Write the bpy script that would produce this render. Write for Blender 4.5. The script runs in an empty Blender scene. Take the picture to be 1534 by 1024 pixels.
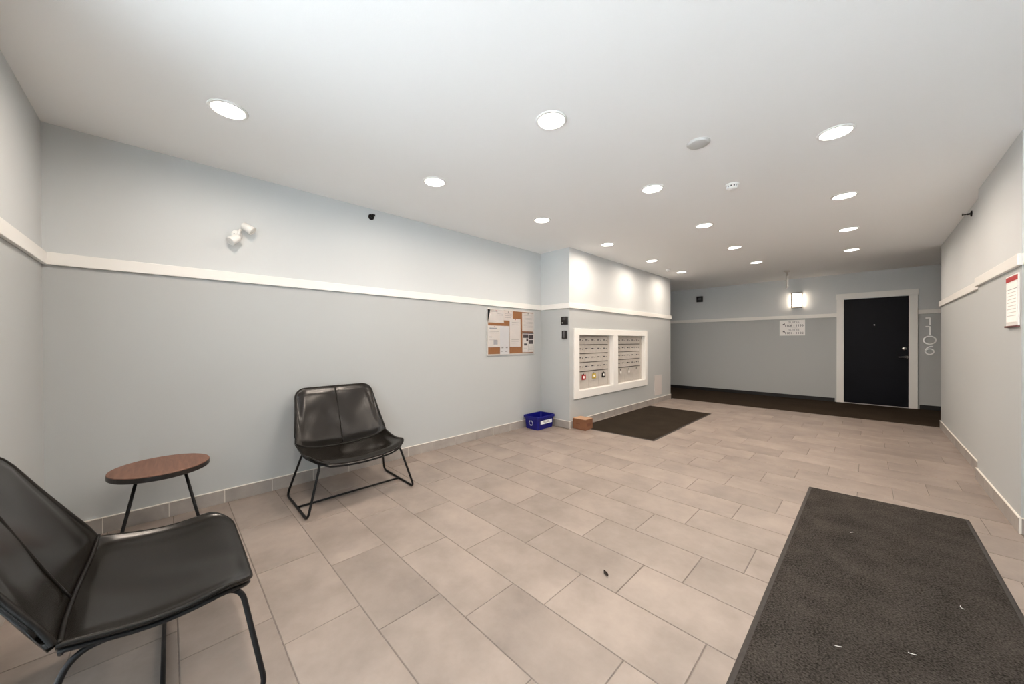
import bpy, bmesh, math, random
from mathutils import Vector, Matrix
random.seed(7)
sc = bpy.context.scene
C = sc.collection

# ------------------------------------------------------------------ dimensions (metres)
H = 2.548                      # ceiling
XL, YE = -3.460, -0.526        # left wall, end wall
XM, YB, YM = -2.935, 4.032, 7.631   # mailbox wall block
YF, YC = 9.550, 7.708          # far wall, carpet edge
XR1, XR2, YJ, YR = 0.728, 0.686, 5.083, 3.843
XB = 2.30                      # side wall of the entrance bay
ZR, ZT, ZB = 1.698, 1.771, 0.1037   # rail bottom / top, skirting top

# ------------------------------------------------------------------ camera
def set_camera():
    f, yaw, pitch, roll, cy = 524.5565, math.radians(-45.3824), math.radians(-.2902), math.radians(-.1855), 514.3886
    fw = Vector((math.sin(yaw)*math.cos(pitch), math.cos(yaw)*math.cos(pitch), math.sin(pitch)))
    rt = Vector((math.cos(yaw), -math.sin(yaw), 0)); up = rt.cross(fw)
    r2 = rt*math.cos(roll)+up*math.sin(roll); u2 = up*math.cos(roll)-rt*math.sin(roll)
    cam = bpy.data.cameras.new('camera'); o = bpy.data.objects.new('camera', cam); C.objects.link(o)
    M = Matrix((r2, u2, -fw)).transposed().to_4x4(); M.translation = (0, 0, 1.2248)
    o.matrix_world = M
    cam.sensor_width = 36; cam.sensor_fit = 'HORIZONTAL'; cam.lens = 36*f/1534
    cam.shift_y = (cy-512)/1534; cam.clip_start = .02
    sc.camera = o
set_camera()

# ------------------------------------------------------------------ world, daylight, exposure
w = bpy.data.worlds.new('daylight'); sc.world = w; w.use_nodes = True
bg = w.node_tree.nodes['Background']; bg.inputs[0].default_value = (.82, .92, 1.0, 1); bg.inputs[1].default_value = 2.2
sc.view_settings.view_transform = 'Standard'; sc.view_settings.look = 'None'
sc.view_settings.gamma = 1; sc.view_settings.use_curve_mapping = False
sc.view_settings.exposure = 0.45
sc.cycles.use_denoising = True
sc.cycles.max_bounces = 12; sc.cycles.diffuse_bounces = 8
LAMP_W = 8.0                  # each recessed downlight
LAMP_COL = (1.0, .855, .72)
SKY_PORTAL = True
sl = bpy.data.lights.new('sun', 'SUN'); sl.energy = 46; sl.angle = .01; sl.color = (.96, .98, 1)
so = bpy.data.objects.new('sun', sl); C.objects.link(so); so.rotation_euler = Vector((-.40, -.65, -1)).to_track_quat('-Z', 'Y').to_euler()

# ------------------------------------------------------------------ materials
def mat(name, col, rough=.6, metal=0, var=0, scale=8, bump=0, bscale=60, spec=.5, coat=0, emit=None, es=0, detail=4):
    m = bpy.data.materials.new(name); m.use_nodes = True
    nt = m.node_tree; b = nt.nodes['Principled BSDF']
    b.inputs['Base Color'].default_value = (*col, 1); b.inputs['Roughness'].default_value = rough
    b.inputs['Metallic'].default_value = metal; b.inputs['Specular IOR Level'].default_value = spec
    b.inputs['Coat Weight'].default_value = coat
    tc = nt.nodes.new('ShaderNodeTexCoord')
    if var:
        n = nt.nodes.new('ShaderNodeTexNoise'); n.inputs['Scale'].default_value = scale; n.inputs['Detail'].default_value = detail
        nt.links.new(tc.outputs['Object'], n.inputs['Vector'])
        r = nt.nodes.new('ShaderNodeValToRGB')
        r.color_ramp.elements[0].position = .3; r.color_ramp.elements[1].position = .7
        r.color_ramp.elements[0].color = (*[c*(1-var) for c in col], 1); r.color_ramp.elements[1].color = (*[min(1, c*(1+var)) for c in col], 1)
        nt.links.new(n.outputs[0], r.inputs[0]); nt.links.new(r.outputs[0], b.inputs['Base Color'])
    if bump:
        n2 = nt.nodes.new('ShaderNodeTexNoise'); n2.inputs['Scale'].default_value = bscale; n2.inputs['Detail'].default_value = 3
        nt.links.new(tc.outputs['Object'], n2.inputs['Vector'])
        bp = nt.nodes.new('ShaderNodeBump'); bp.inputs['Strength'].default_value = bump; bp.inputs['Distance'].default_value = .004
        nt.links.new(n2.outputs[0], bp.inputs['Height']); nt.links.new(bp.outputs[0], b.inputs['Normal'])
    if emit:
        b.inputs['Emission Color'].default_value = (*emit, 1); b.inputs['Emission Strength'].default_value = es
    return m

def paint_mat():
    # two-tone wall paint: paler above the rail, deeper grey below it
    m = mat('wall_paint', (.5, .5, .5), rough=.62, bump=.08, bscale=220, spec=.3)
    nt = m.node_tree; b = nt.nodes['Principled BSDF']
    g = nt.nodes.new('ShaderNodeNewGeometry'); s = nt.nodes.new('ShaderNodeSeparateXYZ')
    nt.links.new(g.outputs['Position'], s.inputs[0])
    gt = nt.nodes.new('ShaderNodeMath'); gt.operation = 'GREATER_THAN'; gt.inputs[1].default_value = (ZR+ZT)/2
    nt.links.new(s.outputs['Z'], gt.inputs[0])
    mx = nt.nodes.new('ShaderNodeMix'); mx.data_type = 'RGBA'
    nt.links.new(gt.outputs[0], mx.inputs[0])
    mx.inputs[6].default_value = (.445, .462, .462, 1); mx.inputs[7].default_value = (.590, .612, .617, 1)
    nt.links.new(mx.outputs[2], b.inputs['Base Color'])
    return m

def tile_mat(name, base, rough):
    m = mat(name, base, rough=rough, spec=.45)
    nt = m.node_tree; b = nt.nodes['Principled BSDF']
    g = nt.nodes.new('ShaderNodeNewGeometry'); oi = nt.nodes.new('ShaderNodeObjectInfo')
    off = nt.nodes.new('ShaderNodeVectorMath'); off.operation = 'ADD'
    sc3 = nt.nodes.new('ShaderNodeMath'); sc3.operation = 'MULTIPLY'; sc3.inputs[1].default_value = 37.0
    nt.links.new(oi.outputs['Random'], sc3.inputs[0])
    cmb = nt.nodes.new('ShaderNodeCombineXYZ')
    for i in range(3): nt.links.new(sc3.outputs[0], cmb.inputs[i])
    nt.links.new(g.outputs['Position'], off.inputs[0]); nt.links.new(cmb.outputs[0], off.inputs[1])
    n = nt.nodes.new('ShaderNodeTexNoise'); n.inputs['Scale'].default_value = 3.2; n.inputs['Detail'].default_value = 7; n.inputs['Roughness'].default_value = .62
    nt.links.new(off.outputs[0], n.inputs['Vector'])
    r = nt.nodes.new('ShaderNodeValToRGB')
    r.color_ramp.elements[0].position = .3; r.color_ramp.elements[1].position = .72
    r.color_ramp.elements[0].color = (*[c*.74 for c in base], 1); r.color_ramp.elements[1].color = (*[min(1, c*1.18) for c in base], 1)
    nt.links.new(n.outputs[0], r.inputs[0])
    hsv = nt.nodes.new('ShaderNodeHueSaturation')
    mr = nt.nodes.new('ShaderNodeMapRange'); mr.inputs[3].default_value = .93; mr.inputs[4].default_value = 1.06
    nt.links.new(oi.outputs['Random'], mr.inputs[0]); nt.links.new(mr.outputs[0], hsv.inputs['Value'])
    nt.links.new(r.outputs[0], hsv.inputs['Color']); nt.links.new(hsv.outputs[0], b.inputs['Base Color'])
    return m

def carpet_mat(name, c0, c1, scale=260, big=5):
    m = mat(name, c0, rough=.95, spec=.1, bump=.9, bscale=scale)
    nt = m.node_tree; b = nt.nodes['Principled BSDF']
    g = nt.nodes.new('ShaderNodeNewGeometry')
    n = nt.nodes.new('ShaderNodeTexNoise'); n.inputs['Scale'].default_value = scale*.45; n.inputs['Detail'].default_value = 3
    n2 = nt.nodes.new('ShaderNodeTexNoise'); n2.inputs['Scale'].default_value = big; n2.inputs['Detail'].default_value = 6
    for q in (n, n2): nt.links.new(g.outputs['Position'], q.inputs['Vector'])
    a = nt.nodes.new('ShaderNodeMath'); a.operation = 'MULTIPLY_ADD'; a.inputs[1].default_value = .75
    nt.links.new(n.outputs[0], a.inputs[0])
    h = nt.nodes.new('ShaderNodeMath'); h.operation = 'MULTIPLY'; h.inputs[1].default_value = .25
    nt.links.new(n2.outputs[0], h.inputs[0]); nt.links.new(h.outputs[0], a.inputs[2])
    r = nt.nodes.new('ShaderNodeValToRGB'); r.color_ramp.elements[0].position = .36; r.color_ramp.elements[1].position = .66
    r.color_ramp.elements[0].color = (*c0, 1); r.color_ramp.elements[1].color = (*c1, 1)
    nt.links.new(a.outputs[0], r.inputs[0]); nt.links.new(r.outputs[0], b.inputs['Base Color'])
    return m

def wood_mat():
    m = mat('walnut', (.2, .09, .05), rough=.42)
    nt = m.node_tree; b = nt.nodes['Principled BSDF']
    tc = nt.nodes.new('ShaderNodeTexCoord'); mp = nt.nodes.new('ShaderNodeMapping'); mp.inputs['Scale'].default_value = (2.5, 26, 2.5)
    nt.links.new(tc.outputs['Object'], mp.inputs[0])
    n = nt.nodes.new('ShaderNodeTexNoise'); n.inputs['Scale'].default_value = 2; n.inputs['Detail'].default_value = 6; n.inputs['Distortion'].default_value = .6
    nt.links.new(mp.outputs[0], n.inputs['Vector'])
    r = nt.nodes.new('ShaderNodeValToRGB'); r.color_ramp.elements[0].position = .3; r.color_ramp.elements[1].position = .75
    r.color_ramp.elements[0].color = (.135, .058, .036, 1); r.color_ramp.elements[1].color = (.235, .112, .070, 1)
    nt.links.new(n.outputs[0], r.inputs[0]); nt.links.new(r.outputs[0], b.inputs['Base Color'])
    return m

M = dict(
    paint=paint_mat(),
    blocker=mat('blocker_brown', (.22, .17, .14), rough=.9, var=.2, scale=4),
    bounce_ground=mat('pale_bounce_ground', (.61, .635, .66), rough=.9, var=.05, scale=2),
    ceil=mat('ceiling_paint', (.88, .88, .875), rough=.8, bump=.1, bscale=160, spec=.2),
    white=mat('white_trim', (.80, .79, .76), rough=.4),
    tile=tile_mat('floor_tile', (.288, .238, .207), .42),
    skirt=tile_mat('skirting_tile', (.36, .33, .305), .45),
    grout=mat('grout', (.20, .17, .15), rough=.9, var=.15, scale=40),
    edge=mat('edge_trim', (.78, .74, .68), rough=.35),
    carpet=carpet_mat('corridor_carpet', (.020, .0135, .0085), (.050, .035, .023), 200, 3),
    mat1=carpet_mat('mat_pile', (.014, .012, .0105), (.080, .070, .061), 300, 6),
    rubber=mat('mat_rubber', (.035, .03, .027), rough=.75, var=.2, scale=30),
    blackbase=mat('black_base', (.008, .008, .009), rough=.5),
    leather=mat('black_leather', (.0085, .0070, .0055), rough=.235, var=.15, scale=5, spec=.32),
    leather_edge=mat('leather_edge', (.009, .008, .007), rough=.42, spec=.22, var=.2, scale=20),
    blackmetal=mat('black_metal', (.008, .008, .0085), rough=.42, metal=0, spec=.22),
    walnut=wood_mat(),
    blackplastic=mat('black_plastic', (.010, .010, .011), rough=.4),
    greyplastic=mat('grey_plastic', (.12, .12, .125), rough=.35),
    whiteplastic=mat('white_plastic', (.80, .80, .78), rough=.4),
    alu=mat('satin_aluminium', (.55, .54, .52), rough=.45, metal=.2),
    bronze=mat('dark_bronze', (.10, .085, .07), rough=.4, metal=.6),
    greywhite=mat('aged_plastic', (.56, .555, .54), rough=.5),
    chrome=mat('chrome', (.75, .74, .72), rough=.22, metal=1),
    brushed=mat('brushed_nickel', (.60, .58, .55), rough=.38, metal=1),
    darkhole=mat('dark_hole', (.02, .02, .02), rough=.8),
    door=mat('door_paint', (.0050, .0058, .0090), rough=.45, spec=.10, var=.12, scale=3),
    mailmetal=mat('mailbox_aluminium', (.56, .52, .475), rough=.42, metal=.25, var=.05, scale=12),
    mailshadow=mat('mailbox_gap', (.10, .09, .08), rough=.7),
    cork=mat('cork', (.23, .098, .036), rough=.95, var=.3, scale=160),
    paper=mat('paper', (.90, .89, .87), rough=.8, var=.02, scale=8),
    paper_pink=mat('paper_warm', (.90, .86, .83), rough=.8),
    paper_blue=mat('paper_cool', (.84, .87, .90), rough=.8),
    photo=mat('photo_print', (.05, .04, .045), rough=.5, var=.6, scale=30),
    ink=mat('ink', (.06, .06, .07), rough=.8),
    greyink=mat('grey_ink', (.30, .30, .32), rough=.8),
    blue=mat('blue_bin', (.001, .002, .17), rough=.38, var=.06, scale=8),
    card=mat('cardboard', (.20, .085, .040), rough=.9, var=.12, scale=10),
    card_in=mat('cardboard_top', (.42, .26, .16), rough=.9, var=.1, scale=10),
    red=mat('red_print', (.40, .015, .02), rough=.5),
    yellow=mat('yellow_tag', (.55, .40, .05), rough=.5),
    lamp=mat('lamp_diffuser', (.9, .9, .9), rough=.5, emit=(1, .96, .90), es=6),
    side_glow=mat('sconce_side_glow', (.85, .8, .72), rough=.5, emit=(1, .83, .66), es=9),
    shade=mat('sconce_shade', (.85, .8, .72), rough=.5, emit=(1, .83, .66), es=1.5),
    number=mat('satin_number', (.86, .85, .82), rough=.30, metal=.85),
    acrylic=mat('acrylic_panel', (.78, .78, .76), rough=.12),
    lint=mat('lint', (.75, .73, .7), rough=.9),
    leaf=mat('dry_leaf', (.035, .022, .015), rough=.8),
    walnutblack=mat('black_edge', (.012, .010, .009), rough=.4),
)
def glass_mat():
    m = bpy.data.materials.new('window_glass'); m.use_nodes = True; nt = m.node_tree
    nt.nodes.remove(nt.nodes['Principled BSDF'])
    t = nt.nodes.new('ShaderNodeBsdfTransparent'); t.inputs[0].default_value = (.95, .97, .97, 1)
    g = nt.nodes.new('ShaderNodeBsdfGlossy'); g.inputs['Roughness'].default_value = .03
    mx = nt.nodes.new('ShaderNodeMixShader'); mx.inputs[0].default_value = .06
    nt.links.new(t.outputs[0], mx.inputs[1]); nt.links.new(g.outputs[0], mx.inputs[2])
    nt.links.new(mx.outputs[0], nt.nodes['Material Output'].inputs[0])
    return m
M['glass'] = glass_mat()

# ------------------------------------------------------------------ mesh helpers
def obj(name, bm, m, parent=None, smooth=False, bevel=0, segs=2):
    me = bpy.data.meshes.new(name)
    bmesh.ops.recalc_face_normals(bm, faces=bm.faces)
    bm.to_mesh(me); bm.free()
    return mobj(name, me, m, parent, smooth, bevel, segs)
def mobj(name, me, m, parent=None, smooth=False, bevel=0, segs=2):
    if m is not None and not me.materials: me.materials.append(M[m] if isinstance(m, str) else m)
    if smooth: me.polygons.foreach_set('use_smooth', [True]*len(me.polygons))
    o = bpy.data.objects.new(name, me); C.objects.link(o)
    if parent is not None: o.parent = parent
    if bevel:
        md = o.modifiers.new('bevel', 'BEVEL'); md.width = bevel; md.segments = segs; md.limit_method = 'ANGLE'
    return o
def box(bm, x0, x1, y0, y1, z0, z1):
    v = [bm.verts.new(p) for p in ((x0,y0,z0),(x1,y0,z0),(x1,y1,z0),(x0,y1,z0),(x0,y0,z1),(x1,y0,z1),(x1,y1,z1),(x0,y1,z1))]
    for f in ((3,2,1,0),(4,5,6,7),(0,1,5,4),(1,2,6,5),(2,3,7,6),(3,0,4,7)): bm.faces.new([v[i] for i in f])
    return bm
def bx(*a): return box(bmesh.new(), *a)
def tag(o, label, cat, group=None):
    o['label'] = label; o['category'] = cat
    if group: o['group'] = group
    return o
def thing(name, label, cat, loc=(0,0,0), rz=0, group=None):
    o = bpy.data.objects.new(name, None); C.objects.link(o); o.empty_display_size = .1
    o.location = loc; o.rotation_euler = (0, 0, rz)
    return tag(o, label, cat, group)
def struct(name, bm, m, **k):
    o = obj(name, bm, m, **k); o['kind'] = 'structure'; return o
def lathe(bm, prof, n=24, axis='Z', c=(0,0,0)):
    """prof: list of (r, h) revolved about the axis through c"""
    rings = []
    for r, h in prof:
        ring = []
        if r < 1e-6: ring = [bm.verts.new(_ax(axis, 0, 0, h, c))]
        else:
            for k in range(n):
                a = 2*math.pi*k/n; ring.append(bm.verts.new(_ax(axis, r*math.cos(a), r*math.sin(a), h, c)))
        rings.append(ring)
    for a, b in zip(rings, rings[1:]):
        for k in range(n):
            k2 = (k+1) % n
            if len(a) == 1 and len(b) == 1: continue
            if len(a) == 1: bm.faces.new((a[0], b[k], b[k2]))
            elif len(b) == 1: bm.faces.new((a[k], b[0], a[k2]))
            else: bm.faces.new((a[k], a[k2], b[k2], b[k]))
    return bm
def _ax(axis, u, v, h, c):
    p = {'Z': (u, v, h), 'X': (h, u, v), 'Y': (u, h, v)}[axis]
    return (p[0]+c[0], p[1]+c[1], p[2]+c[2])
def tube(bm, pts, r, n=10, closed=False):
    pts = [Vector(p) for p in pts]; N = len(pts); rings = []
    up = None
    for i, p in enumerate(pts):
        if closed: t = (pts[(i+1) % N]-pts[i-1]).normalized()
        else: t = (pts[min(i+1, N-1)]-pts[max(i-1, 0)]).normalized()
        if up is None: up = t.orthogonal().normalized()
        else:
            up = up - t*up.dot(t); up.normalize()
        s = t.cross(up)
        rings.append([bm.verts.new(p+(up*math.cos(2*math.pi*k/n)+s*math.sin(2*math.pi*k/n))*r) for k in range(n)])
    pairs = list(zip(rings, rings[1:]))
    if closed: pairs.append((rings[-1], rings[0]))
    for q, (a, b) in enumerate(pairs):
        sh = 0
        if closed and q == len(pairs)-1:
            sh = min(range(n), key=lambda s_: (a[0].co-b[s_].co).length)
        for k in range(n): bm.faces.new((a[k], a[(k+1) % n], b[(k+1+sh) % n], b[(k+sh) % n]))
    if not closed:
        bm.faces.new(rings[0][::-1]); bm.faces.new(rings[-1])
    return bm
def fillet(pts, rad, n=6, closed=False):
    """round the inner corners of a polyline"""
    pts = [Vector(p) for p in pts]; N = len(pts); out = []
    for i, p in enumerate(pts):
        if not closed and i in (0, N-1): out.append(p); continue
        a = pts[i-1]-p; b = pts[(i+1) % N]-p
        d = min(rad, a.length*.45, b.length*.45)
        A = p+a.normalized()*d; B = p+b.normalized()*d
        for k in range(n+1):
            t = k/n; out.append(A*(1-t)**2+p*2*t*(1-t)+B*t*t)
    return out
def text_part(body, size, m, parent, loc, rot, name='lettering', depth=.0006, align='CENTER', sx=1):
    cu = bpy.data.curves.new('txt', 'FONT'); cu.body = body; cu.size = size; cu.extrude = depth; cu.align_x = align; cu.align_y = 'CENTER'
    cu.resolution_u = 2
    t = bpy.data.objects.new('txt', cu); C.objects.link(t)
    dg = bpy.context.evaluated_depsgraph_get(); me = bpy.data.meshes.new_from_object(t.evaluated_get(dg))
    bpy.data.objects.remove(t); me.materials.clear()
    o = mobj(name, me, m, parent); o.location = loc; o.rotation_euler = rot; o.scale = (sx, 1, 1); o['kind'] = 'stuff'
    return o
ON_FAR = (math.pi/2, 0, 0)                 # text readable on a wall that faces -Y
ON_LEFT = (math.pi/2, 0, math.pi/2)        # on a wall that faces +X
ON_RIGHT = (math.pi/2, 0, -math.pi/2)      # on a wall that faces -X

# ------------------------------------------------------------------ room shell
T = .12
struct('ceiling', bx(-6.2, 3.9, YE-T, YF+T, H, H+.1), 'ceil')
struct('wall_left', bx(XL-T, XL, YE-T, YB+T, 0, H), 'paint')
struct('wall_left_return', bx(XL, XM-.4, YB, YB+T, 0, H), 'paint')
# mailbox wall with two recessed openings
MZ0, MZ1 = .507, 1.328
OPEN = ((4.241, 5.225), (5.360, 6.380))
bm = bmesh.new()
X0 = XM-.4
box(bm, X0, XM, YB, YM, MZ1, H); box(bm, X0, XM, YB, YM, 0, MZ0)
box(bm, X0, XM, YB, OPEN[0][0], MZ0, MZ1); box(bm, X0, XM, OPEN[0][1], OPEN[1][0], MZ0, MZ1); box(bm, X0, XM, OPEN[1][1], YM, MZ0, MZ1)
box(bm, X0, XM-.2, OPEN[0][0], OPEN[1][1], MZ0, MZ1)
struct('wall_mailbox', bm, 'paint')
struct('wall_corridor_left', bx(-6.2, X0, YM-T, YM, 0, H), 'paint')
struct('wall_far', bx(-6.2, 3.9, YF, YF+T, 0, H), 'paint')
struct('wall_corridor_end_left', bx(-6.2-T, -6.2, YM-T, YF+T, 0, H), 'paint')
struct('wall_corridor_end_right', bx(3.9, 3.9+T, YC-T, YF+T, 0, H), 'paint')
struct('wall_right', bx(XR1, XR1+.2, YJ, YC, 0, H), 'paint')
struct('wall_corridor_right', bx(XR1+.2, 3.9, YC-T, YC, 0, H), 'paint')
struct('wall_right_near', bx(XR2, XR2+.24, YR, YJ, 0, H), 'paint')
struct('wall_right_return', bx(XR2+.24, XB+T, YR, YR+T, 0, H), 'paint')
struct('wall_bay', bx(XB, XB+T, YE, YR, 0, H), 'paint')
# glazed entrance in the end wall, behind the camera
EX0, EX1, EZ1 = -1.90, 2.25, 2.36
bm = bmesh.new()
box(bm, XL, EX0, YE-T, YE, 0, H); box(bm, EX1, XB+T, YE-T, YE, 0, H); box(bm, EX0, EX1, YE-T, YE, EZ1, H)
struct('wall_end', bm, 'paint')
win = struct('window_1', box(box(bx(EX0, EX0+.06, YE-.09, YE-.02, 0, EZ1), EX1-.06, EX1, YE-.09, YE-.02, 0, EZ1), EX0+.06, EX1-.06, YE-.09, YE-.02, EZ1-.06, EZ1), 'blackmetal')
for k in range(4):
    a = EX0+.06+k*(EX1-EX0-.12)/4; b = EX0+.06+(k+1)*(EX1-EX0-.12)/4
    obj('pane', bx(a, b, YE-.056, YE-.05, .0, EZ1-.06), 'glass', win)
    if k: obj('mullion', bx(a-.025, a+.025, YE-.09, YE-.02, 0, EZ1-.06), 'blackmetal', win)
if SKY_PORTAL:
    L = bpy.data.lights.new('sky_portal', 'AREA'); L.shape = 'RECTANGLE'; L.size = EX1-EX0-.12; L.size_y = EZ1-.06; L.cycles.is_portal = True
    o = bpy.data.objects.new('sky_portal', L); C.objects.link(o); o.location = ((EX0+EX1)/2, YE-.13, (EZ1-.06)/2)
    o.rotation_euler = Vector((0, 1, 0)).to_track_quat('-Z', 'Z').to_euler()

struct('ground_bounce', bx(-14, 14, -13.0, YE-T, -.20, -.02), 'bounce_ground')  # unseen pale ground, added to bounce sunlight up onto the ceiling
struct('wall_light_blocker', bx(-14, 14, -13.2, -13.0, -.2, 3.0), 'blocker')  # unseen wall, added to block shallow daylight through the glazing

# ------------------------------------------------------------------ tiled floor
floor = struct('floor', bx(-3.6, XB+T, YE-T, YC, -.06, -.0025), 'grout')
PX, PY, X_OFF, Y_OFF, GAP = .6026, .3046, -1.784*.93, .356*.93, .0045
def tile_mesh(dx, dy):
    bm = bmesh.new(); c = .0018
    lo = [bm.verts.new(p) for p in ((0,0,-.012),(dx,0,-.012),(dx,dy,-.012),(0,dy,-.012))]
    mi = [bm.verts.new(p) for p in ((0,0,-c*.6),(dx,0,-c*.6),(dx,dy,-c*.6),(0,dy,-c*.6))]
    hi = [bm.verts.new(p) for p in ((c,c,0),(dx-c,c,0),(dx-c,dy-c,0),(c,dy-c,0))]
    for a, b in ((lo, mi), (mi, hi)):
        for k in range(4): bm.faces.new((a[k], a[(k+1) % 4], b[(k+1) % 4], b[k]))
    bm.faces.new(hi); bm.faces.new(lo[::-1])
    me = bpy.data.meshes.new('tile'); bm.normal_update(); bm.to_mesh(me); bm.free(); me.materials.append(M['tile']); return me
tiles = {}
def place_tile(x0, x1, y0, y1):
    if x1-x0 < .02 or y1-y0 < .02: return
    k = (round(x1-x0, 3), round(y1-y0, 3))
    if k not in tiles: tiles[k] = tile_mesh(x1-x0, y1-y0)
    o = bpy.data.objects.new('tile', tiles[k]); C.objects.link(o); o.parent = floor; o.location = (x0, y0, 0)
row0 = math.floor((YE-Y_OFF)/PY)
for r in range(row0, 40):
    ya, yb = Y_OFF+r*PY+GAP/2, Y_OFF+(r+1)*PY-GAP/2
    if ya > YC: break
    ya, yb = max(ya, YE), min(yb, YC)
    xmin = XL if (ya+yb)/2 < YB else XM
    xmax = XB if yb <= YR+.05 else (XR2 if (ya+yb)/2 < YJ else XR1)
    k = math.floor((xmin-X_OFF)/PX)-2
    sh = X_OFF + (r % 3)*PX/3
    while True:
        xa, xb = sh+k*PX+GAP/2, sh+(k+1)*PX-GAP/2; k += 1
        if xa >= xmax: break
        if xb <= xmin: continue
        place_tile(max(xa, xmin), min(xb, xmax), ya, yb)
cf = struct('floor_corridor', bx(-6.2, 3.9, YC, YF, -.06, .001), 'carpet')
struct('trim_1', bx(XM, XR1, YC-.008, YC+.008, -.01, .003), 'grout')

# ------------------------------------------------------------------ tiled skirting with pale edging
def skirting(name, p0, p1, nrm, h=ZB, th=.010, first=.305):
    """p0 -> p1 along the wall, nrm = direction into the room"""
    p0, p1, nrm = Vector((*p0, 0)), Vector((*p1, 0)), Vector((*nrm, 0))
    Ld = (p1-p0).length; d = (p1-p0)/Ld
    def slab(a, b, t0, t1, z0, z1):
        q = [p0+d*a+nrm*t0, p0+d*b+nrm*t1]
        return bx(min(q[0].x, q[1].x), max(q[0].x, q[1].x), min(q[0].y, q[1].y), max(q[0].y, q[1].y), z0, z1)
    base = struct(name, slab(0, Ld, 0, th-.002, 0, h-.004), 'edge')
    obj('edge_trim', slab(0, Ld, 0, th+.0015, h-.005, h), 'edge', base)
    a = 0; b = first
    while a < Ld-.005:
        b = min(b, Ld)
        obj('tile', slab(a+.002, b-.002, .001, th, .001, h-.006), 'skirt', base)
        a = b; b = a+.305
skirting('baseboard_left', (XL, YE), (XL, YB), (1, 0), first=.227)
skirting('baseboard_end', (XL+.012, YE), (EX0, YE), (0, 1))
skirting('baseboard_left_return', (XL+.012, YB), (XM+.010, YB), (0, -1), first=.23)
skirting('baseboard_mailbox', (XM, YB), (XM, YM), (1, 0))
skirting('baseboard_right', (XR1, YC), (XR1, YJ), (-1, 0))
skirting('baseboard_right_near', (XR2, YJ), (XR2, YR-.010), (-1, 0))
skirting('baseboard_right_return', (XR2, YR), (XB, YR), (0, -1))
struct('baseboard_far_left', bx(-6.2, -.45, YF-.012, YF, 0, .075), 'blackbase')
struct('baseboard_far_right', bx(.66, 3.9, YF-.012, YF, 0, .080), 'blackbase')
struct('baseboard_corridor_left', bx(-6.2, XM-.002, YM, YM+.012, 0, .075), 'blackbase')

# ------------------------------------------------------------------ picture rails
RT = .02
def rail(n, a):
    return struct('trim_%d' % n, bx(*a), 'white', bevel=.003)
rail(2, (XL, XL+RT, YE, YB, ZR, ZT))
rail(3, (XL+RT, EX0, YE, YE+RT, ZR, ZT))
rail(4, (XL+RT, XM, YB-RT, YB, ZR, ZT))
rail(5, (XM, XM+RT, YB-RT, YM+RT, ZR, ZT))
rail(6, (-6.2, -.42, YF-RT, YF, ZR, ZT))
rail(7, (.64, 3.9, YF-RT, YF, ZR, ZT))
rail(8, (XR1-RT, XR1, YJ, YC+RT, ZR, ZT))
rail(9, (XR2-RT, XR2, YR-RT, YJ, ZR, ZT))
rail(10, (XR2, XB, YR-RT, YR, ZR, ZT))

# ------------------------------------------------------------------ apartment door in the far wall
dr = struct('door_1', bx(-.320, .531, YF-.006, YF+.02, .012, 2.035), 'door', bevel=.002)
g = struct('trim_11', bx(-.424, -.320, YF-.026, YF, 0, 2.058), 'white', bevel=.002)
struct('trim_12', bx(.531, .638, YF-.026, YF, 0, 2.058), 'white', bevel=.002)
struct('trim_13', bx(-.434, .648, YF-.032, YF, 2.045, 2.150), 'white', bevel=.002)
struct('trim_14', bx(-.320, .531, YF-.03, YF, 0, .012), 'brushed')
hd = obj('lever_handle', lathe(bmesh.new(), [(0, 0), (.028, 0), (.028, -.012), (.012, -.018), (.011, -.05), (0, -.052)], 20, 'Y', (.50, YF-.006, .925)), 'chrome', dr, True)
obj('lever', tube(bmesh.new(), [(.50, YF-.052, .925), (.46, YF-.056, .925), (.405, YF-.05, .922)], .010, 10), 'chrome', hd, True)
db = obj('deadbolt', lathe(bmesh.new(), [(0, 0), (.030, 0), (.030, -.010), (.024, -.016), (0, -.016)], 20, 'Y', (.477, YF-.006, 1.077)), 'chrome', dr, True)
obj('keyhole', bx(.475, .479, YF-.024, YF-.021, 1.068, 1.086), 'darkhole', db)
pe = obj('peephole', lathe(bmesh.new(), [(0, 0), (.013, 0), (.013, -.004), (.008, -.006), (0, -.006)], 16, 'Y', (.10, YF-.006, 1.521)), 'chrome', dr, True)

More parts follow.
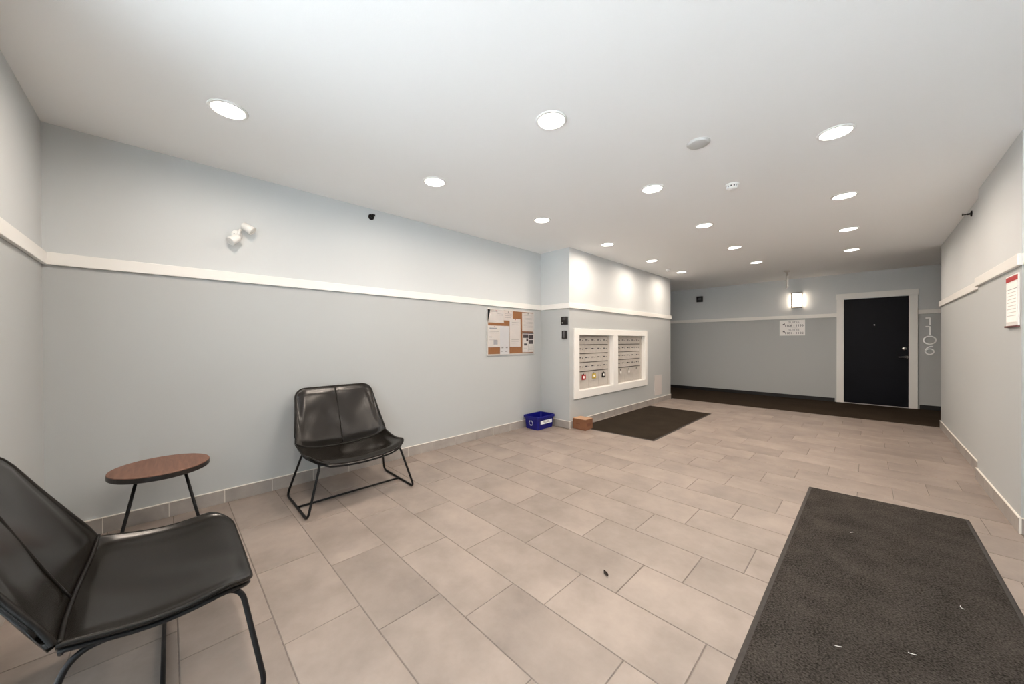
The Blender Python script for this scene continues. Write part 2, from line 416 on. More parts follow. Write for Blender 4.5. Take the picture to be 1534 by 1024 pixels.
# metal digits 1106 beside the door
def ribbon(bm, pts, wd, y0, y1, closed=False):
    n = len(pts); rings = []
    for i, (x, z) in enumerate(pts):
        p = pts[i-1] if (closed or i) else pts[i]; q = pts[(i+1) % n] if (closed or i < n-1) else pts[i]
        dx, dz = q[0]-p[0], q[1]-p[1]; l = math.hypot(dx, dz); nx, nz = -dz/l*wd/2, dx/l*wd/2
        rings.append([bm.verts.new((x+nx, y0, z+nz)), bm.verts.new((x-nx, y0, z-nz)), bm.verts.new((x-nx, y1, z-nz)), bm.verts.new((x+nx, y1, z+nz))])
    pr = list(zip(rings, rings[1:]))+([(rings[-1], rings[0])] if closed else [])
    for a, b in pr:
        for k in range(4): bm.faces.new((a[k], a[(k+1) % 4], b[(k+1) % 4], b[k]))
    if not closed: bm.faces.new(rings[0][::-1]); bm.faces.new(rings[-1])
def digit(ch, xc, z0, z1, label):
    h = z1-z0; wd = .020; bm = bmesh.new(); y0, y1 = YF-.014, YF-.0005
    if ch == '1':
        ribbon(bm, [(xc-.045, z1-.010), (xc+.004, z1-.010), (xc+.0045, z1-.0105), (xc+.0045, z0)], wd, y0, y1)
    elif ch == '0':
        ribbon(bm, [(xc+.070*math.cos(a), (z0+z1)/2+(h/2-wd/2)*math.sin(a)) for a in [2*math.pi*k/40 for k in range(40)]], wd*.85, y0, y1, True)
    else:
        zc = z0+h*.36; rz = h*.36-wd*.4
        loop = [(xc+.048*math.cos(a), zc+rz*math.sin(a)) for a in [math.pi-2*math.pi*k/36 for k in range(37)]]
        tail = [(xc-.048+.085*t**2, zc+(h*.64-wd*.4)*math.sin(t*math.pi/2)) for t in [1-k/14 for k in range(14)]]
        ribbon(bm, tail+loop, wd*.8, y0, y1)
    o = obj('house_number_digit', bm, 'number')
    return tag(o, label, 'house number', 'metal number beside the door')
digit('1', .772, 1.497, 1.632, 'upper metal digit 1, topmost of the number beside the door')
digit('1', .772, 1.322, 1.480, 'lower metal digit 1, directly above the round metal 0')
digit('0', .775, 1.150, 1.310, 'wide round metal digit 0 between the 1 and the 6')
digit('6', .775, .972, 1.128, 'thin metal digit 6, lowest of the number beside the door')

# ------------------------------------------------------------------ far wall: sconce, directory sign, small black box, hanging sign
t = thing('wall_sconce', 'lit rectangular wall sconce with metal frame above the paper sign', 'wall lamp', (-1.04, YF, 2.083))
def loc_box(*a): return bx(*a)
obj('backplate', bx(-.09, .09, -.012, 0, -.155, .155), 'brushed', t)
obj('shade', bx(-.080, .080, -.095, -.012, -.150, .150), 'shade', t, bevel=.006)
obj('frame', box(box(box(bx(-.094, -.080, -.102, -.090, -.164, .164), .080, .094, -.102, -.090, -.164, .164), -.08, .08, -.102, -.090, .150, .164), -.08, .08, -.102, -.090, -.164, -.148), 'bronze', t)
for q in (-1, 1): obj('side_glow', bx(*sorted((q*.0801, q*.083)), -.080, -.016, -.140, .140), 'side_glow', t)  # added strips, brighter than the shade, to throw a glow onto the wall
for q in (-1, 1): obj('frame_arm', bx(-.08, .08, -.090, 0, *sorted((q*.152, q*.158))), 'brushed', t)

t = thing('directory_sign', 'white rectangular suite directory sign with two arrows below the sconce', 'sign', (-1.126, YF, 1.505))
obj('board', bx(-.214, .214, -.004, 0, -.165, .165), 'paper', t)
for z, (a, b) in ((.080, ('SUITES', '1108 - 1136')), (-.080, ('SUITES', '1101 - 1122'))):
    text_part(a, .062, 'greyink', t, (.03, -.005, z+.036), ON_FAR)
    text_part(b, .066, 'ink', t, (.03, -.005, z-.034), ON_FAR)
    bm = bmesh.new(); v = [bm.verts.new(p) for p in ((-.165, -.0046, z), (-.125, -.0046, z+.022), (-.125, -.0046, z-.022))]; bm.faces.new(v)
    bmesh.ops.solidify(bm, geom=bm.faces[:], thickness=.0006)
    obj('arrow', bm, 'ink', t)
obj('divider', bx(-.03, .09, -.0048, -.004, -.001, .001), 'greyink', t)

t = thing('strobe_box', 'small square black box high on the far wall above the rail', 'alarm box', (-2.95, YF, 2.278))
obj('housing', bx(-.070, .070, -.045, 0, -.072, .072), 'blackplastic', t, bevel=.008)
obj('lens', bx(-.035, .035, -.052, -.045, -.012, .030), 'greyplastic', t, bevel=.004)

t = thing('hanging_sign', 'slim pale hanging sign under the corridor ceiling near the sconce', 'hanging sign', (-1.065, 8.387, H), math.radians(12))
obj('canopy', lathe(bmesh.new(), [(0, 0), (.052, 0), (.052, -.012), (.018, -.026), (0, -.026)], 20), 'brushed', t, True)
obj('stem', tube(bmesh.new(), [(0, 0, -.02), (0, 0, -.125)], .011, 10), 'brushed', t, True)
obj('top_bar', bx(-.016, .016, -.15, .15, -.125, -.108), 'whiteplastic', t, bevel=.004)
obj('panel', bx(-.008, .008, -.15, .15, -.305, -.125), 'whiteplastic', t, bevel=.003)
obj('panel_edge', bx(-.010, .010, -.153, .153, -.312, -.304), 'brushed', t)

# ------------------------------------------------------------------ recessed downlights
S = .93
ROWS = [
  ('in the row along the noticeboard wall', [(-2.741,.277),(-2.698,1.703),(-2.673,3.138),(-2.676,4.615),(-2.665,6.097),(-2.672,7.53)]),
  ('in the middle row of the ceiling', [(-1.42,.31),(-1.427,1.77),(-1.408,3.233),(-1.407,4.717),(-1.418,6.156),(-1.404,7.59)]),
  ('in the row above the long charcoal mat', [(-.14,.33),(-.145,1.79),(-.151,3.262),(-.157,4.746),(-.167,6.201),(-.168,7.65)]),
]
ORD = ['sixth', 'fifth', 'fourth', 'third', 'second', 'first']
lamp_data = bpy.data.lights.new('downlight_lamp', 'AREA'); lamp_data.shape = 'DISK'; lamp_data.size = .145; lamp_data.energy = LAMP_W; lamp_data.spread = math.radians(173); lamp_data.color = LAMP_COL
ring_me = diff_me = None
for where, pts in ROWS:
    for k, (x, y) in enumerate(pts):
        t = thing('recessed_downlight', 'round white recessed downlight, %s from the corridor, %s' % (ORD[k], where), 'ceiling light', (x*S, y*S, H), 0, 'recessed ceiling downlights')
        if ring_me is None:
            r = obj('trim_ring', lathe(bmesh.new(), [(.078, .0), (.094, .0), (.092, -.005), (.080, -.008), (.078, -.003), (.078, 0)], 32), 'whiteplastic', t, True)
            d = obj('diffuser', lathe(bmesh.new(), [(.079, 0), (.079, -.003), (.0, -.0035)], 32), 'lamp', t)
            ring_me, diff_me = r.data, d.data
        else:
            mobj('trim_ring', ring_me, None, t); mobj('diffuser', diff_me, None, t)
        l = bpy.data.objects.new('downlight_lamp', lamp_data); C.objects.link(l); l.parent = t; l.location = (0, 0, -.0085)

# ------------------------------------------------------------------ ceiling devices
t = thing('ceiling_cover', 'plain flat round white cover on the ceiling, without openings', 'ceiling cover', (-.852*S, 2.727*S, H))
obj('disc', lathe(bmesh.new(), [(0, 0), (.062, 0), (.066, -.004), (.062, -.011), (.052, -.014), (0, -.015)], 32), 'greywhite', t, True)
obj('rim', lathe(bmesh.new(), [(.066, 0), (.071, 0), (.071, -.003), (.066, -.004)], 32), 'greywhite', t, True)
def smoke(x, y, r, label):
    t = thing('smoke_detector', label, 'smoke detector', (x, y, H))
    obj('base', lathe(bmesh.new(), [(0, 0), (r, 0), (r, -.010), (r*.92, -.013), (0, -.013)], 28), 'whiteplastic', t, True)
    obj('vent_ring', lathe(bmesh.new(), [(0, -.012), (r*.70, -.012), (r*.70, -.028), (0, -.028)], 28), 'darkhole', t)
    for k in range(10):
        a = 2*math.pi*k/10
        obj('vent_rib', bx(-.006, .006, -.003, .003, -.030, -.012), 'whiteplastic', t).location = (r*.72*math.cos(a), r*.72*math.sin(a), 0)
        t.children[-1].rotation_euler = (0, 0, a+math.pi/2)
    obj('cap', lathe(bmesh.new(), [(0, -.027), (r*.80, -.027), (r*.76, -.036), (r*.5, -.043), (0, -.045)], 28), 'whiteplastic', t, True)
smoke(-.861*S, 3.667*S, .050, 'white smoke detector with dark vents beside the plain round ceiling cover')
smoke(-2.757*S, 7.059*S, .042, 'small white smoke detector at the corridor end above the mailbox wall')

def sprinkler(x, y, z, s, label):
    t = thing('sprinkler_head', label, 'sprinkler', (x, y, z))
    obj('escutcheon', lathe(bmesh.new(), [(0, 0), (.030, 0), (.026, s*.008), (.012, s*.010), (0, s*.010)], 20, 'X'), 'blackmetal', t, True)
    obj('body', lathe(bmesh.new(), [(0, s*.008), (.009, s*.008), (.009, s*.030), (.006, s*.032), (0, s*.032)], 12, 'X'), 'blackmetal', t, True)
    bm = bmesh.new()
    for q in (-1, 1): tube(bm, fillet([(s*.028, q*.006, 0), (s*.040, q*.014, 0), (s*.056, q*.003, 0)], .01), .0025, 6)
    obj('frame_arms', bm, 'blackmetal', t, True)
    obj('deflector', bx(min(s*.054, s*.060), max(s*.054, s*.060), -.017, .017, -.006, .014), 'blackmetal', t, bevel=.002)
sprinkler(XL, 1.455, 2.467, 1, 'black sidewall sprinkler high on the noticeboard wall')
sprinkler(XR1, 5.68, 2.477, -1, 'black sidewall sprinkler high on the wall with the red-headed notice')

# twin-head emergency light
t = thing('emergency_light', 'white twin-head emergency light on the wall above the black chair', 'emergency light', (XL, .395, 2.066))
obj('mount', lathe(bmesh.new(), [(0, 0), (.034, 0), (.034, .012), (.022, .022), (0, .022)], 24, 'X'), 'whiteplastic', t, True)
obj('arm', tube(bmesh.new(), [(.02, -.0, -.022), (.045, .005, -.01), (.045, .01, .02), (.045, .02, .035)], .010, 10), 'whiteplastic', t, True)
obj('screw', lathe(bmesh.new(), [(0, .022), (.004, .022), (.004, .024), (0, .024)], 8, 'X', (0, -.018, 0)), 'greyplastic', t)
def head(c, d):
    bm = lathe(bmesh.new(), [(0, -.040), (.020, -.040), (.026, -.034), (.032, .022), (.034, .040), (.030, .042), (.026, .034), (0, .034)], 24, 'Z')
    o = obj('lamp_head', bm, 'whiteplastic', t, True); o.location = c; o.rotation_euler = Vector(d).to_track_quat('Z', 'X').to_euler()
    l = obj('lens', lathe(bmesh.new(), [(0, .036), (.027, .036), (0, .039)], 20), 'acrylic', o)
head((.060, .062, .052), (.35, .75, -.55))
head((.060, -.020, -.050), (.35, -.70, -.62))

# ------------------------------------------------------------------ noticeboard and its papers
NY0, NY1, NZ0, NZ1 = 2.948, 3.862, 1.045, 1.668
t = thing('noticeboard', 'framed cork noticeboard covered with papers on the grey wall', 'noticeboard', (XL, 0, 0))
obj('cork_sheet', bx(0, .012, NY0+.01, NY1-.01, NZ0+.01, NZ1-.01), 'cork', t)
obj('frame_rail', bx(0, .0145, NY0, NY1, NZ1-.018, NZ1), 'alu', t); obj('frame_rail', bx(0, .0145, NY0, NY1, NZ0, NZ0+.018), 'alu', t)
obj('frame_stile', bx(0, .0145, NY0, NY0+.018, NZ0+.018, NZ1-.018), 'alu', t); obj('frame_stile', bx(0, .0145, NY1-.018, NY1, NZ0+.018, NZ1-.018), 'alu', t)
nsheet = [0]
def sheet(y0, y1, z0, z1, label, m='paper', layer=0, lines=(), blocks=(), name='paper_notice', pin=True, tilt=0):
    x = .0150+layer*.0022
    yc, zc = (y0+y1)/2, (z0+z1)/2
    t = thing(name, label, 'paper', (XL+x, yc, zc), 0)
    nx = 6; bm = bmesh.new(); vs = []
    for i in range(nx+1):
        yy = (y0-yc)+(y1-y0)*i/nx
        vs.append([bm.verts.new((.0004+.0012*abs(math.sin(i*.9+nsheet[0]))*(k == 0), yy, (z0-zc)+(z1-z0)*k)) for k in (0, 1)])
    for a, b in zip(vs, vs[1:]): bm.faces.new((a[0], b[0], b[1], a[1]))
    bmesh.ops.solidify(bm, geom=bm.faces[:], thickness=.0003)
    obj('sheet', bm, m, t); nsheet[0] += 1
    for (u0, u1, v, hh) in lines:
        obj('text_line', bx(.0017, .0021, (y0-yc)+(y1-y0)*u0, (y0-yc)+(y1-y0)*u1, (z0-zc)+(z1-z0)*v, (z0-zc)+(z1-z0)*v+hh), 'greyink', t)
    for (u0, u1, v0, v1, mm) in blocks:
        obj('print_block', bx(.0017, .0021, (y0-yc)+(y1-y0)*u0, (y0-yc)+(y1-y0)*u1, (z0-zc)+(z1-z0)*v0, (z0-zc)+(z1-z0)*v1), mm, t)
    if pin: obj('pin', lathe(bmesh.new(), [(0, .002), (.005, .002), (.004, .006), (.006, .010), (0, .011)], 10, 'X', (0, 0, (z1-z0)/2-.012)), 'red' if nsheet[0] % 2 else 'greyplastic', t, True)
TL = [(.12, .8, .86, .005)]+[(.12, .88, .78-.07*k, .0025) for k in range(4)]
sheet(2.958, 3.245, 1.478, 1.648, 'wide white notice in the upper corner of the corkboard next to the frame', layer=0, lines=[(.2, .6, .85, .004), (.1, .5, .12, .003), (.6, .95, .7, .003), (.6, .95, .6, .003)])
sheet(3.245, 3.415, 1.515, 1.645, 'small white notice at the top of the corkboard beside bare cork', 'paper_pink', layer=0, lines=[(.1, .9, .7, .003), (.1, .9, .5, .003), (.1, .8, .3, .003)])
sheet(2.958, 3.19, 1.155, 1.440, 'white notice with a dark heading bar above bare cork', layer=1, lines=[(.12, .7, .84, .016), (.12, .3, .45, .010), (.1, .55, .33, .003), (.1, .85, .72, .003), (.1, .85, .65, .003)], blocks=[(.42, .72, .12, .34, 'greyink')])
sheet(3.17, 3.345, 1.055, 1.440, 'tall pale notice hanging over the lower edge of the corkboard', 'paper_blue', layer=2, lines=[(.15, .35, .22, .012), (.6, .8, .22, .012), (.1, .25, .1, .010), (.5, .75, .09, .006)])
sheet(3.350, 3.565, 1.155, 1.545, 'tall white notice pinned at the middle of the corkboard', layer=2, lines=[(.2, .85, .86, .004), (.2, .85, .78, .004), (.15, .85, .25, .003), (.15, .85, .19, .003), (.15, .7, .13, .003)])
sheet(3.600, 3.842, 1.375, 1.640, 'plain white sheet pinned on the corkboard above the photo flyer', layer=1, lines=[(.12, .9, .85-.07*k, .0022) for k in range(10)])
sheet(3.605, 3.842, 1.075, 1.360, 'flyer with dark photographs low on the corkboard', layer=1, lines=[(.1, .4, .2, .003), (.55, .9, .2, .003), (.55, .9, .12, .003)],
      blocks=[(.0, 1, .93, 1, 'ink'), (.06, .52, .72, .90, 'photo'), (.55, .98, .66, .88, 'photo'), (.56, .96, .42, .62, 'photo'), (.14, .42, .34, .44, 'ink'), (.50, .515, .02, .62, 'greyink'), (.34, .50, .55, .70, 'photo')])
# ------------------------------------------------------------------ two black entry readers on the return wall
t = thing('intercom_box', 'upper of two black boxes by the wall corner, square with speaker', 'intercom', (-3.011, YB, 1.522))
obj('housing', bx(-.056, .056, -.030, 0, -.058, .058), 'blackplastic', t, bevel=.008)
obj('button', lathe(bmesh.new(), [(0, -.030), (.010, -.030), (.008, -.036), (0, -.037)], 14, 'Y', (-.022, 0, -.030)), 'brushed', t, True)
for k in range(4): obj('speaker_slot', bx(-.020, .030, -.032, -.030, .010+.009*k, .014+.009*k), 'greyplastic', t)
t = thing('card_reader', 'lower of two black boxes by the wall corner, narrower', 'card reader', (-3.011, YB, 1.324))
obj('housing', bx(-.042, .042, -.028, 0, -.058, .058), 'blackplastic', t, bevel=.008)
obj('ridge', bx(-.012, .012, -.033, -.028, -.045, .045), 'greyplastic', t, bevel=.002)

# ------------------------------------------------------------------ mailboxes
t = thing('mailbox_surround', 'white casing frame around both mailbox panels', 'frame', (XM, 0, 0))
FY0, FY1, FZ0, FZ1 = 4.126, 6.470, .400, 1.415
PROUD = .022
obj('frame_rail', bx(0, PROUD, FY0, FY1, MZ1-.004, FZ1), 'white', t, bevel=.003)
obj('frame_rail', bx(0, PROUD, FY0, FY1, FZ0, MZ0+.004), 'white', t, bevel=.003)
obj('frame_stile', bx(0, PROUD, FY0, OPEN[0][0]+.004, MZ0+.004, MZ1-.004), 'white', t, bevel=.003)
obj('frame_stile', bx(0, PROUD, OPEN[0][1]-.004, OPEN[1][0]+.004, MZ0+.004, MZ1-.004), 'white', t, bevel=.003)
obj('frame_stile', bx(0, PROUD, OPEN[1][1]-.004, FY1, MZ0+.004, MZ1-.004), 'white', t, bevel=.003)
for (a, b) in OPEN:   # painted reveals
    obj('reveal', bx(-.06, 0, a, a+.006, MZ0, MZ1), 'white', t); obj('reveal', bx(-.06, 0, b-.006, b, MZ0, MZ1), 'white', t)
    obj('reveal', bx(-.06, 0, a+.006, b-.006, MZ0, MZ0+.006), 'white', t); obj('reveal', bx(-.06, 0, a+.006, b-.006, MZ1-.006, MZ1), 'white', t)
door_me = lock_me = plate_me = None
ROWZ = [(1.178, 1.306), (1.046, 1.172), (.912, 1.040), (.778, .906)]
def mail_panel(y0, y1, label, tags):
    y0 += .008; y1 -= .008
    t = thing('mailbox_bank', label, 'mailboxes', (XM-.055, y0, 0))
    W = y1-y0; mg = .06
    obj('backing', bx(-.12, -.006, 0, W, MZ0+.008, MZ1-.008), 'mailshadow', t)
    obj('side_frame', bx(-.006, .004, 0, mg-.004, MZ0+.008, MZ1-.008), 'mailmetal', t, bevel=.001)
    obj('side_frame', bx(-.006, .004, W-mg+.004, W, MZ0+.008, MZ1-.008), 'mailmetal', t, bevel=.001)
    obj('head_frame', bx(-.006, .004, mg-.003, W-mg+.003, 1.309, MZ1-.008), 'mailmetal', t)
    obj('foot_frame', bx(-.006, .004, mg-.003, W-mg+.003, MZ0+.008, .530), 'mailmetal', t)
    for z in (.62, .955, 1.295): obj('bolt', lathe(bmesh.new(), [(0, .004), (.007, .004), (.006, .007), (0, .007)], 10, 'X', (0, .02, z)), 'greyplastic', t)
    dw = (W-2*mg)/5
    for z0, z1 in ROWZ:
        obj('row_hood', bx(-.006, .006, mg-.003, W-mg+.003, z0-.0035, z0+.002), 'mailshadow', t)
        for k in range(5):
            a = mg+k*dw+.0012; b = mg+(k+1)*dw-.0012
            d = obj('mailbox_door', bx(-.004, .0025, 0, b-a, z0+.0035, z1-.001), 'mailmetal', t, bevel=.0012, segs=1); d.location = (0, a, 0)
            zc = (z0+z1)/2+.008
            obj('name_plate', bx(.0025, .0045, .024, .082, zc-.007, zc+.007), 'ink', d)
            obj('lock', lathe(bmesh.new(), [(0, .0025), (.007, .0025), (.007, .008), (0, .0085)], 12, 'X', (0, (b-a)*.70, zc-.006)), 'greyplastic', d)
    n = 3; pw = (W-2*mg)/n
    obj('row_hood', bx(-.006, .008, mg-.003, W-mg+.003, .770, .776), 'mailshadow', t)
    for k in range(n):
        a = mg+k*pw+.0012; b = mg+(k+1)*pw-.0012
        d = obj('parcel_door', bx(-.004, .0025, 0, b-a, .533, .769), 'mailmetal', t, bevel=.0012, segs=1); d.location = (0, a, 0)
        obj('lock', lathe(bmesh.new(), [(0, .0025), (.009, .0025), (.009, .010), (0, .0105)], 12, 'X', (0, (b-a)*.5, .735)), 'blackplastic', d)
        if tags[k]:
            obj('key_tag', bx(.010, .013, (b-a)*.5-.052, (b-a)*.5+.052, .652, .728), tags[k], d, bevel=.004)
            obj('tag_mark', bx(.013, .0134, (b-a)*.5-.020, (b-a)*.5+.020, .672, .708), 'paper', d)
mail_panel(*OPEN[0], 'aluminium mailbox panel with red and yellow tags on its lower doors', ('red', 'yellow', 'blackplastic'))
mail_panel(*OPEN[1], 'aluminium mailbox panel beside the pale wall access plate', ('mailmetal', 'mailmetal', None))

t = thing('access_panel', 'pale flush access plate low on the wall past the mailboxes', 'access panel', (XM, 6.99, .352))
obj('plate', bx(0, .006, -.165, .165, -.198, .198), mat('access_paint', (.60, .56, .54), rough=.55), t, bevel=.002)
obj('screw', lathe(bmesh.new(), [(0, .006), (.005, .006), (0, .008)], 8, 'X', (0, 0, .18)), 'brushed', t)
obj('screw', lathe(bmesh.new(), [(0, .006), (.005, .006), (0, .008)], 8, 'X', (0, 0, -.18)), 'brushed', t)

# ------------------------------------------------------------------ notice holder on the right wall
t = thing('notice_holder', 'white framed notice with red header bar, under the rail beside the long mat', 'notice', (XR2, 4.012, 1.490))
obj('backing', bx(-.008, 0, -.135, .135, -.170, .170), 'whiteplastic', t, bevel=.002)
obj('page', bx(-.0095, -.008, -.118, .118, -.145, .115), 'paper', t)
obj('header', bx(-.0100, -.008, -.130, .130, .128, .160), 'red', t)
obj('header_strip', bx(-.0096, -.008, -.118, .118, .078, .110), 'paper_pink', t)
obj('rule', bx(-.0100, -.0090, -.118, .118, .072, .076), 'greyink', t)
for k in range(8): obj('text_line', bx(-.0100, -.0090, -.100, .085+.02*(k % 2), .050-.022*k, .0545-.022*k), mat('faint_ink', (.55, .52, .5), rough=.8) if k == 0 else bpy.data.materials['faint_ink'], t)
obj('bottom_clip', bx(-.016, 0, -.135, .135, -.180, -.168), mat('maroon_clip', (.10, .02, .02), rough=.5), t, bevel=.002)

# ------------------------------------------------------------------ entrance mats
def floor_mat(name, corners, label, pile):
    t = thing(name, label, 'floor mat', (0, 0, 0))
    c = [Vector((*p, 0)) for p in corners]; ctr = sum(c, Vector())/4
    def prism(pts_lo, pts_hi, z0, z1):
        bm = bmesh.new(); lo = [bm.verts.new((p.x, p.y, z0)) for p in pts_lo]; hi = [bm.verts.new((p.x, p.y, z1)) for p in pts_hi]
        bm.faces.new(lo[::-1]); bm.faces.new(hi)
        for k in range(4): bm.faces.new((lo[k], lo[(k+1) % 4], hi[(k+1) % 4], hi[k]))
        return bm
    def inset(d):
        out = []
        for i in range(4):
            e1 = (c[i-1]-c[i]).normalized(); e2 = (c[(i+1) % 4]-c[i]).normalized(); out.append(c[i]+(e1+e2)*d)
        return out
    obj('rubber_border', prism(c, inset(.008), .0005, .005), 'rubber', t)
    obj('pile', prism(inset(.020), inset(.024), .005, .0085), pile, t)
floor_mat('entrance_mat', [(-.355, .95), (.493, .97), (.491, 3.883), (-.339, 3.836)], 'long charcoal carpet entrance mat, larger than the mat under the mailboxes', 'mat1')
floor_mat('mailbox_mat', [(-2.900, 4.205), (-1.837, 4.255), (-1.833, 6.521), (-2.900, 6.528)], 'dark brown floor mat under the mailboxes', carpet_mat('mat_pile_dark', (.012, .0088, .0060), (.042, .031, .021), 300, 4))
for k, (x, y) in enumerate([(-.069, 3.084), (-.082, 1.894), (.302, 2.568), (.121, 2.051)]):
    bm = bmesh.new(); a = random.uniform(0, 3)
    tube(bm, [(x+math.cos(a)*.011*s+.004*s*s, y+math.sin(a)*.011*s, .0100+.002*s*s) for s in (-1, -.4, .2, 1)], .0012, 5)
    tag(obj('lint_scrap', bm, 'lint'), 'tiny white lint scrap on the charcoal mat', 'lint', 'lint scraps on the mat')
bm = bmesh.new()
g = []
for i in range(7):
    u = -1+i/3; wd = .0085*(1-u*u)+.0008
    g.append([bm.verts.new((-.962+u*.020+v*wd*.3, 1.639-u*.012+v*wd, .0025+.004*abs(v)+.003*u*u)) for v in (-1, 0, 1)])
for a, b in zip(g, g[1:]):
    for k in range(2): bm.faces.new((a[k], b[k], b[k+1], a[k+1]))
bmesh.ops.solidify(bm, geom=bm.faces[:], thickness=.0006)
tag(obj('dry_leaf', bm, 'leaf', smooth=True), 'tiny dark curled leaf lying on the bare floor tiles', 'leaf')

# ------------------------------------------------------------------ recycling bin and cardboard box
def ring_loop(bm, x0, x1, y0, y1, z, r, n=5):
    out = []
    for (cx, cy, a0) in ((x1-r, y1-r, 0), (x0+r, y1-r, 90), (x0+r, y0+r, 180), (x1-r, y0+r, 270)):
        for k in range(n):
            a = math.radians(a0+90*k/(n-1)); out.append(bm.verts.new((cx+r*math.cos(a), cy+r*math.sin(a), z)))
    return out
def skin(bm, loops, cap0=True, cap1=True):
    for a, b in zip(loops, loops[1:]):
        n = len(a)
        for k in range(n): bm.faces.new((a[k], a[(k+1) % n], b[(k+1) % n], b[k]))
    if cap0: bm.faces.new(loops[0][::-1])
    if cap1: bm.faces.new(loops[-1])
bcx, bcy = -3.298, 3.800
t = thing('recycling_bin', 'open blue plastic recycling bin on the floor below the noticeboard', 'recycling bin', (bcx, bcy, 0))
bm = bmesh.new(); hx, hy = .128, .178
L = []
for (s, z) in ((-.014, .001), (-.012, .004), (.0, .145), (.010, .148), (.014, .150), (.014, .180), (.010, .184), (.002, .182)):
    L.append(ring_loop(bm, -hx-s, hx+s, -hy-s, hy+s, z, .03))
L.append(ring_loop(bm, -hx+.006, hx-.006, -hy+.006, hy-.006, .10, .028)); L.append(ring_loop(bm, -hx+.018, hx-.018, -hy+.018, hy-.018, .010, .026))
skin(bm, L); obj('tub', bm, 'blue', t)
obj('label', bx(hx+.0005, hx+.0035, -.120, .125, .074, .122), 'paper_blue', t).rotation_euler = (0, 0, 0)
for k in range(2): obj('text_line', bx(hx+.0035, hx+.004, -.085+.02*k, .090-.03*k, .090+.014*k, .097+.014*k), 'greyink', t)
# recycling triangle: three bent arrows in a ring on the end face
def recycle_arrow(k):
    bm = bmesh.new(); a0 = math.radians(90+120*k); pts = []
    r0, r1 = .026, .038
    for s in range(5):
        a = a0-math.radians(80*s/4); pts.append((a, r0, r1))
    prev = None
    for a, p, q in pts:
        cur = [bm.verts.new((r*math.cos(a), 0, r*math.sin(a))) for r in (p, q)]
        if prev: bm.faces.new((prev[0], prev[1], cur[1], cur[0]))
        prev = cur
    a = pts[-1][0]; tip = a-math.radians(28)
    bm.faces.new([bm.verts.new((r*math.cos(aa), 0, r*math.sin(aa))) for r, aa in ((.020, a), (.044, a), (.032, tip))])
    bmesh.ops.solidify(bm, geom=bm.faces[:], thickness=.0008)
    o = obj('recycling_arrow', bm, 'paper_blue', t); o.location = (0, -hy-.0015, .088); o.rotation_euler = (math.radians(4.5), 0, 0)
for k in range(3): recycle_arrow(k)

t = thing('cardboard_box', 'small brown cardboard box on the floor at the wall corner', 'box', (-2.8145, 4.178, 0))
hx, hy, hh = .1045, .090, .147
obj('body', bx(-hx, hx, -hy, hy, .001, hh-.004), 'card', t, bevel=.003)
obj('flap', bx(-hx, hx, -hy, -.001, hh-.004, hh), 'card_in', t); obj('flap', bx(-hx, hx, .001, hy, hh-.004, hh), 'card_in', t)
obj('print', bx(-.055, .015, -hy-.0006, -hy, .070, .085), mat('brown_print', (.16, .06, .03), rough=.9), t)
obj('side_print', bx(hx, hx+.0006, -.05, .05, .05, .09), bpy.data.materials['brown_print'], t)

# ------------------------------------------------------------------ black leather chairs
def sstep(x): x = max(0, min(1, x)); return x*x*(3-2*x)
def wid(s, length, w0, w1, r_end, r_start=0):
    w = w0+(w1-w0)*s
    t = (1-s)*length
    if t < r_end: w -= r_end-math.sqrt(max(0, r_end**2-(r_end-t)**2))
    t = s*length
    if r_start and t < r_start: w -= r_start-math.sqrt(max(0, r_start**2-(r_start-t)**2))
    return w
def dish(u): return .040*u**2+.033*u**8
def back_pt(s, v):
    w = wid(s, .48, .362, .312, .070); y = v*w; u = min(1, abs(y)/.355)
    f = -.030-.204*s**.92 + .026*u**2*(1-.4*s) + .018*u**7*math.sin(math.pi*min(1, s*1.1))**.7
    z = .352+.478*s + dish(u)*(1-s)**1.5
    return Vector((f, y, z))
def seat_pt(s, v):
    w = wid(s, .46, .362, .356, .105); y = v*w; u = min(1, abs(y)/.355)
    f = -.032+.466*s + .026*(1-s)*u**2 - .012*u**2*s
    z = .352-.030*math.sin(s*math.pi)**1.3-.014*s**8 + dish(u)
    return Vector((f, y, z))
def pad(fn, nu, nv, th, puff, flip=1):
    """closed padded panel over the surface fn(s, v)"""
    bm = bmesh.new(); S_ = [i/nu for i in range(nu+1)]
    # crowd the rows towards both ends so corners stay round
    S_ = [.5-.5*math.cos(math.pi*s) for s in S_]; V_ = [math.sin(math.pi/2*(-1+2*j/nv))*.8+.2*(-1+2*j/nv) for j in range(nv+1)]
    top, bot, midd = {}, {}, {}
    for i, s in enumerate(S_):
        for j, v in enumerate(V_):
            e = 1e-3; s_ = min(max(s, e), 1-e)
            du = fn(s_+e, v)-fn(s_-e, v); v_ = min(max(v, -1+e), 1-e); dv = fn(s, v_+e)-fn(s, v_-e)
            n = du.cross(dv).normalized()*flip
            p = fn(s, v); edge = min(1, (1-abs(v))*5)*min(1, min(s, 1-s)*8)
            h = puff*sstep(edge)+-.0022*sstep(edge)*math.sin(9*s+2.3*v+1.5*math.sin(5*v))
            top[i, j] = bm.verts.new(p+n*h); bot[i, j] = bm.verts.new(p-n*th)
    for i in range(nu):
        for j in range(nv):
            bm.faces.new((top[i, j], top[i+1, j], top[i+1, j+1], top[i, j+1])); bm.faces.new((bot[i, j], bot[i, j+1], bot[i+1, j+1], bot[i+1, j]))
    per = [(i, 0) for i in range(nu+1)]+[(nu, j) for j in range(1, nv+1)]+[(i, nv) for i in range(nu-1, -1, -1)]+[(0, j) for j in range(nv-1, 0, -1)]
    for a, b in zip(per, per[1:]+per[:1]): bm.faces.new((top[a], top[b], bot[b], bot[a]))
    return bm
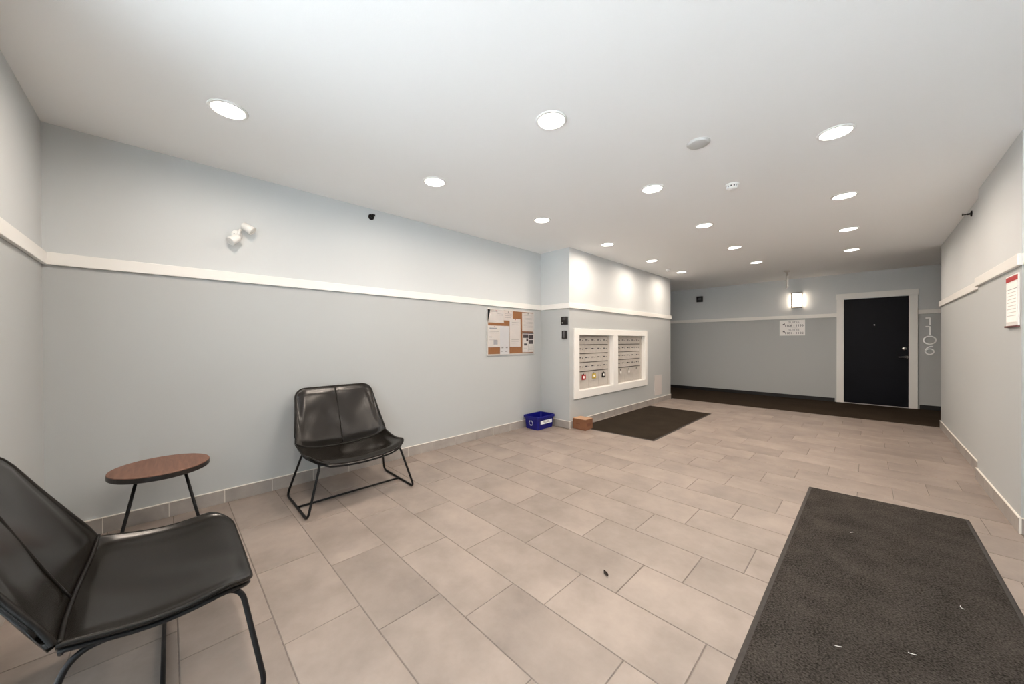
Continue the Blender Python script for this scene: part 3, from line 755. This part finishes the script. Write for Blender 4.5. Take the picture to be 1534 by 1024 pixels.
def border(fn, s0=0.0, off=0, n=22, drop=0):
    pts = [fn(s0+(1-s0)*(.5-.5*math.cos(math.pi*k/n)), -1) for k in range(n)]
    pts += [fn(1, -1+2*k/20) for k in range(20)]
    pts += [fn(1-(1-s0)*(.5-.5*math.cos(math.pi*k/n)), 1) for k in range(n+1)]
    return [p+Vector((0, 0, -drop)) for p in pts]
def make_chair(label, loc, rz):
    t = thing('lounge_chair', label, 'chair', loc, rz, 'black leather lounge chairs')
    st = obj('seat', pad(seat_pt, 34, 40, .014, .013), 'leather', t, True)
    bk = obj('backrest', pad(back_pt, 34, 40, .020, .012, -1), 'leather', t, True)
    obj('piping', tube(bmesh.new(), [p+Vector((0, 0, -.006)) for p in border(seat_pt)], .0065, 8), 'leather_edge', st, True)
    obj('piping', tube(bmesh.new(), [p+Vector((-.006, 0, 0)) for p in border(back_pt)], .0085, 8), 'leather_edge', bk, True)
    obj('seam', tube(bmesh.new(), [back_pt(.03+.94*k/20, 0)+Vector((.0108, 0, .0050)) for k in range(21)], .0045, 6), 'leather_edge', bk, True)
    obj('crease_welt', tube(bmesh.new(), [seat_pt(.012, -1+2*k/24)+Vector((0, 0, .004)) for k in range(25)], .006, 8), 'leather_edge', bk, True)
    # steel rim under the seat, following its outline
    R = .0085
    rim = [seat_pt(.03+.97*(.5-.5*math.cos(math.pi*k/20)), -.97)+Vector((-.006, 0, -.024)) for k in range(20)]
    rim += [seat_pt(1, -.97+1.94*k/20)+Vector((-.010, 0, -.030)) for k in range(20)]
    rim += [seat_pt(1-.97*(.5-.5*math.cos(math.pi*k/20)), .97)+Vector((-.006, 0, -.024)) for k in range(21)]
    rim += [seat_pt(.03, .97-1.94*k/16)+Vector((-.006, 0, -.026)) for k in range(1, 16)]
    obj('seat_rim', tube(bmesh.new(), rim, R*.8, 8, True), 'blackmetal', t, True)
    for s in (-1, 1):
        pts = fillet([(.393, s*.302, .357), (.452, s*.400, R), (-.113, s*.400, R), (.015, s*.318, .362)], .055, 7, True)
        obj('leg', tube(bmesh.new(), pts, R, 10, True), 'blackmetal', t, True)
        for q in (.36, -.03): obj('foot_pad', bx(q-.014, q+.014, s*.400-.006, s*.400+.006, 0, .004), 'blackplastic', t)
    obj('stretcher', tube(bmesh.new(), [(.19, -.398, R+.003), (.19, .398, R+.003)], R*.85, 10), 'blackmetal', t, True)
    return t
make_chair('black leather lounge chair beneath the emergency light, backed against the long wall', (-3.138, 1.080, 0), 0)
make_chair('black leather lounge chair beside the round side table, close to the end wall', (-1.877, -.206, 0), math.radians(89.6))

# ------------------------------------------------------------------ round side table
t = thing('side_table', 'round walnut side table with black edge and thin black legs', 'side table', (-3.075, -.027, 0))
R, Z = .227, .470
obj('top', lathe(bmesh.new(), [(0, Z-.005), (R-.001, Z-.005), (R-.001, Z-.0015), (R-.002, Z), (0, Z)], 64), 'walnut', t)
obj('under_rim', lathe(bmesh.new(), [(0, Z-.034), (R-.004, Z-.034), (R, Z-.030), (R, Z-.0052), (0, Z-.0052)], 64), 'walnutblack', t)
for q in (-1, 1):   # each leg: a slanted upright on a floor runner
    pts = fillet([(0, q*.100, Z-.034), (0, q*.185, .0085), (.150, q*.185, .0085)], .03)
    obj('leg', tube(bmesh.new(), pts, .0085, 10), 'blackmetal', t, True)
    obj('floor_runner', tube(bmesh.new(), [(.03, q*.185, .0085), (-.150, q*.185, .0085)], .0085, 10), 'blackmetal', t, True)
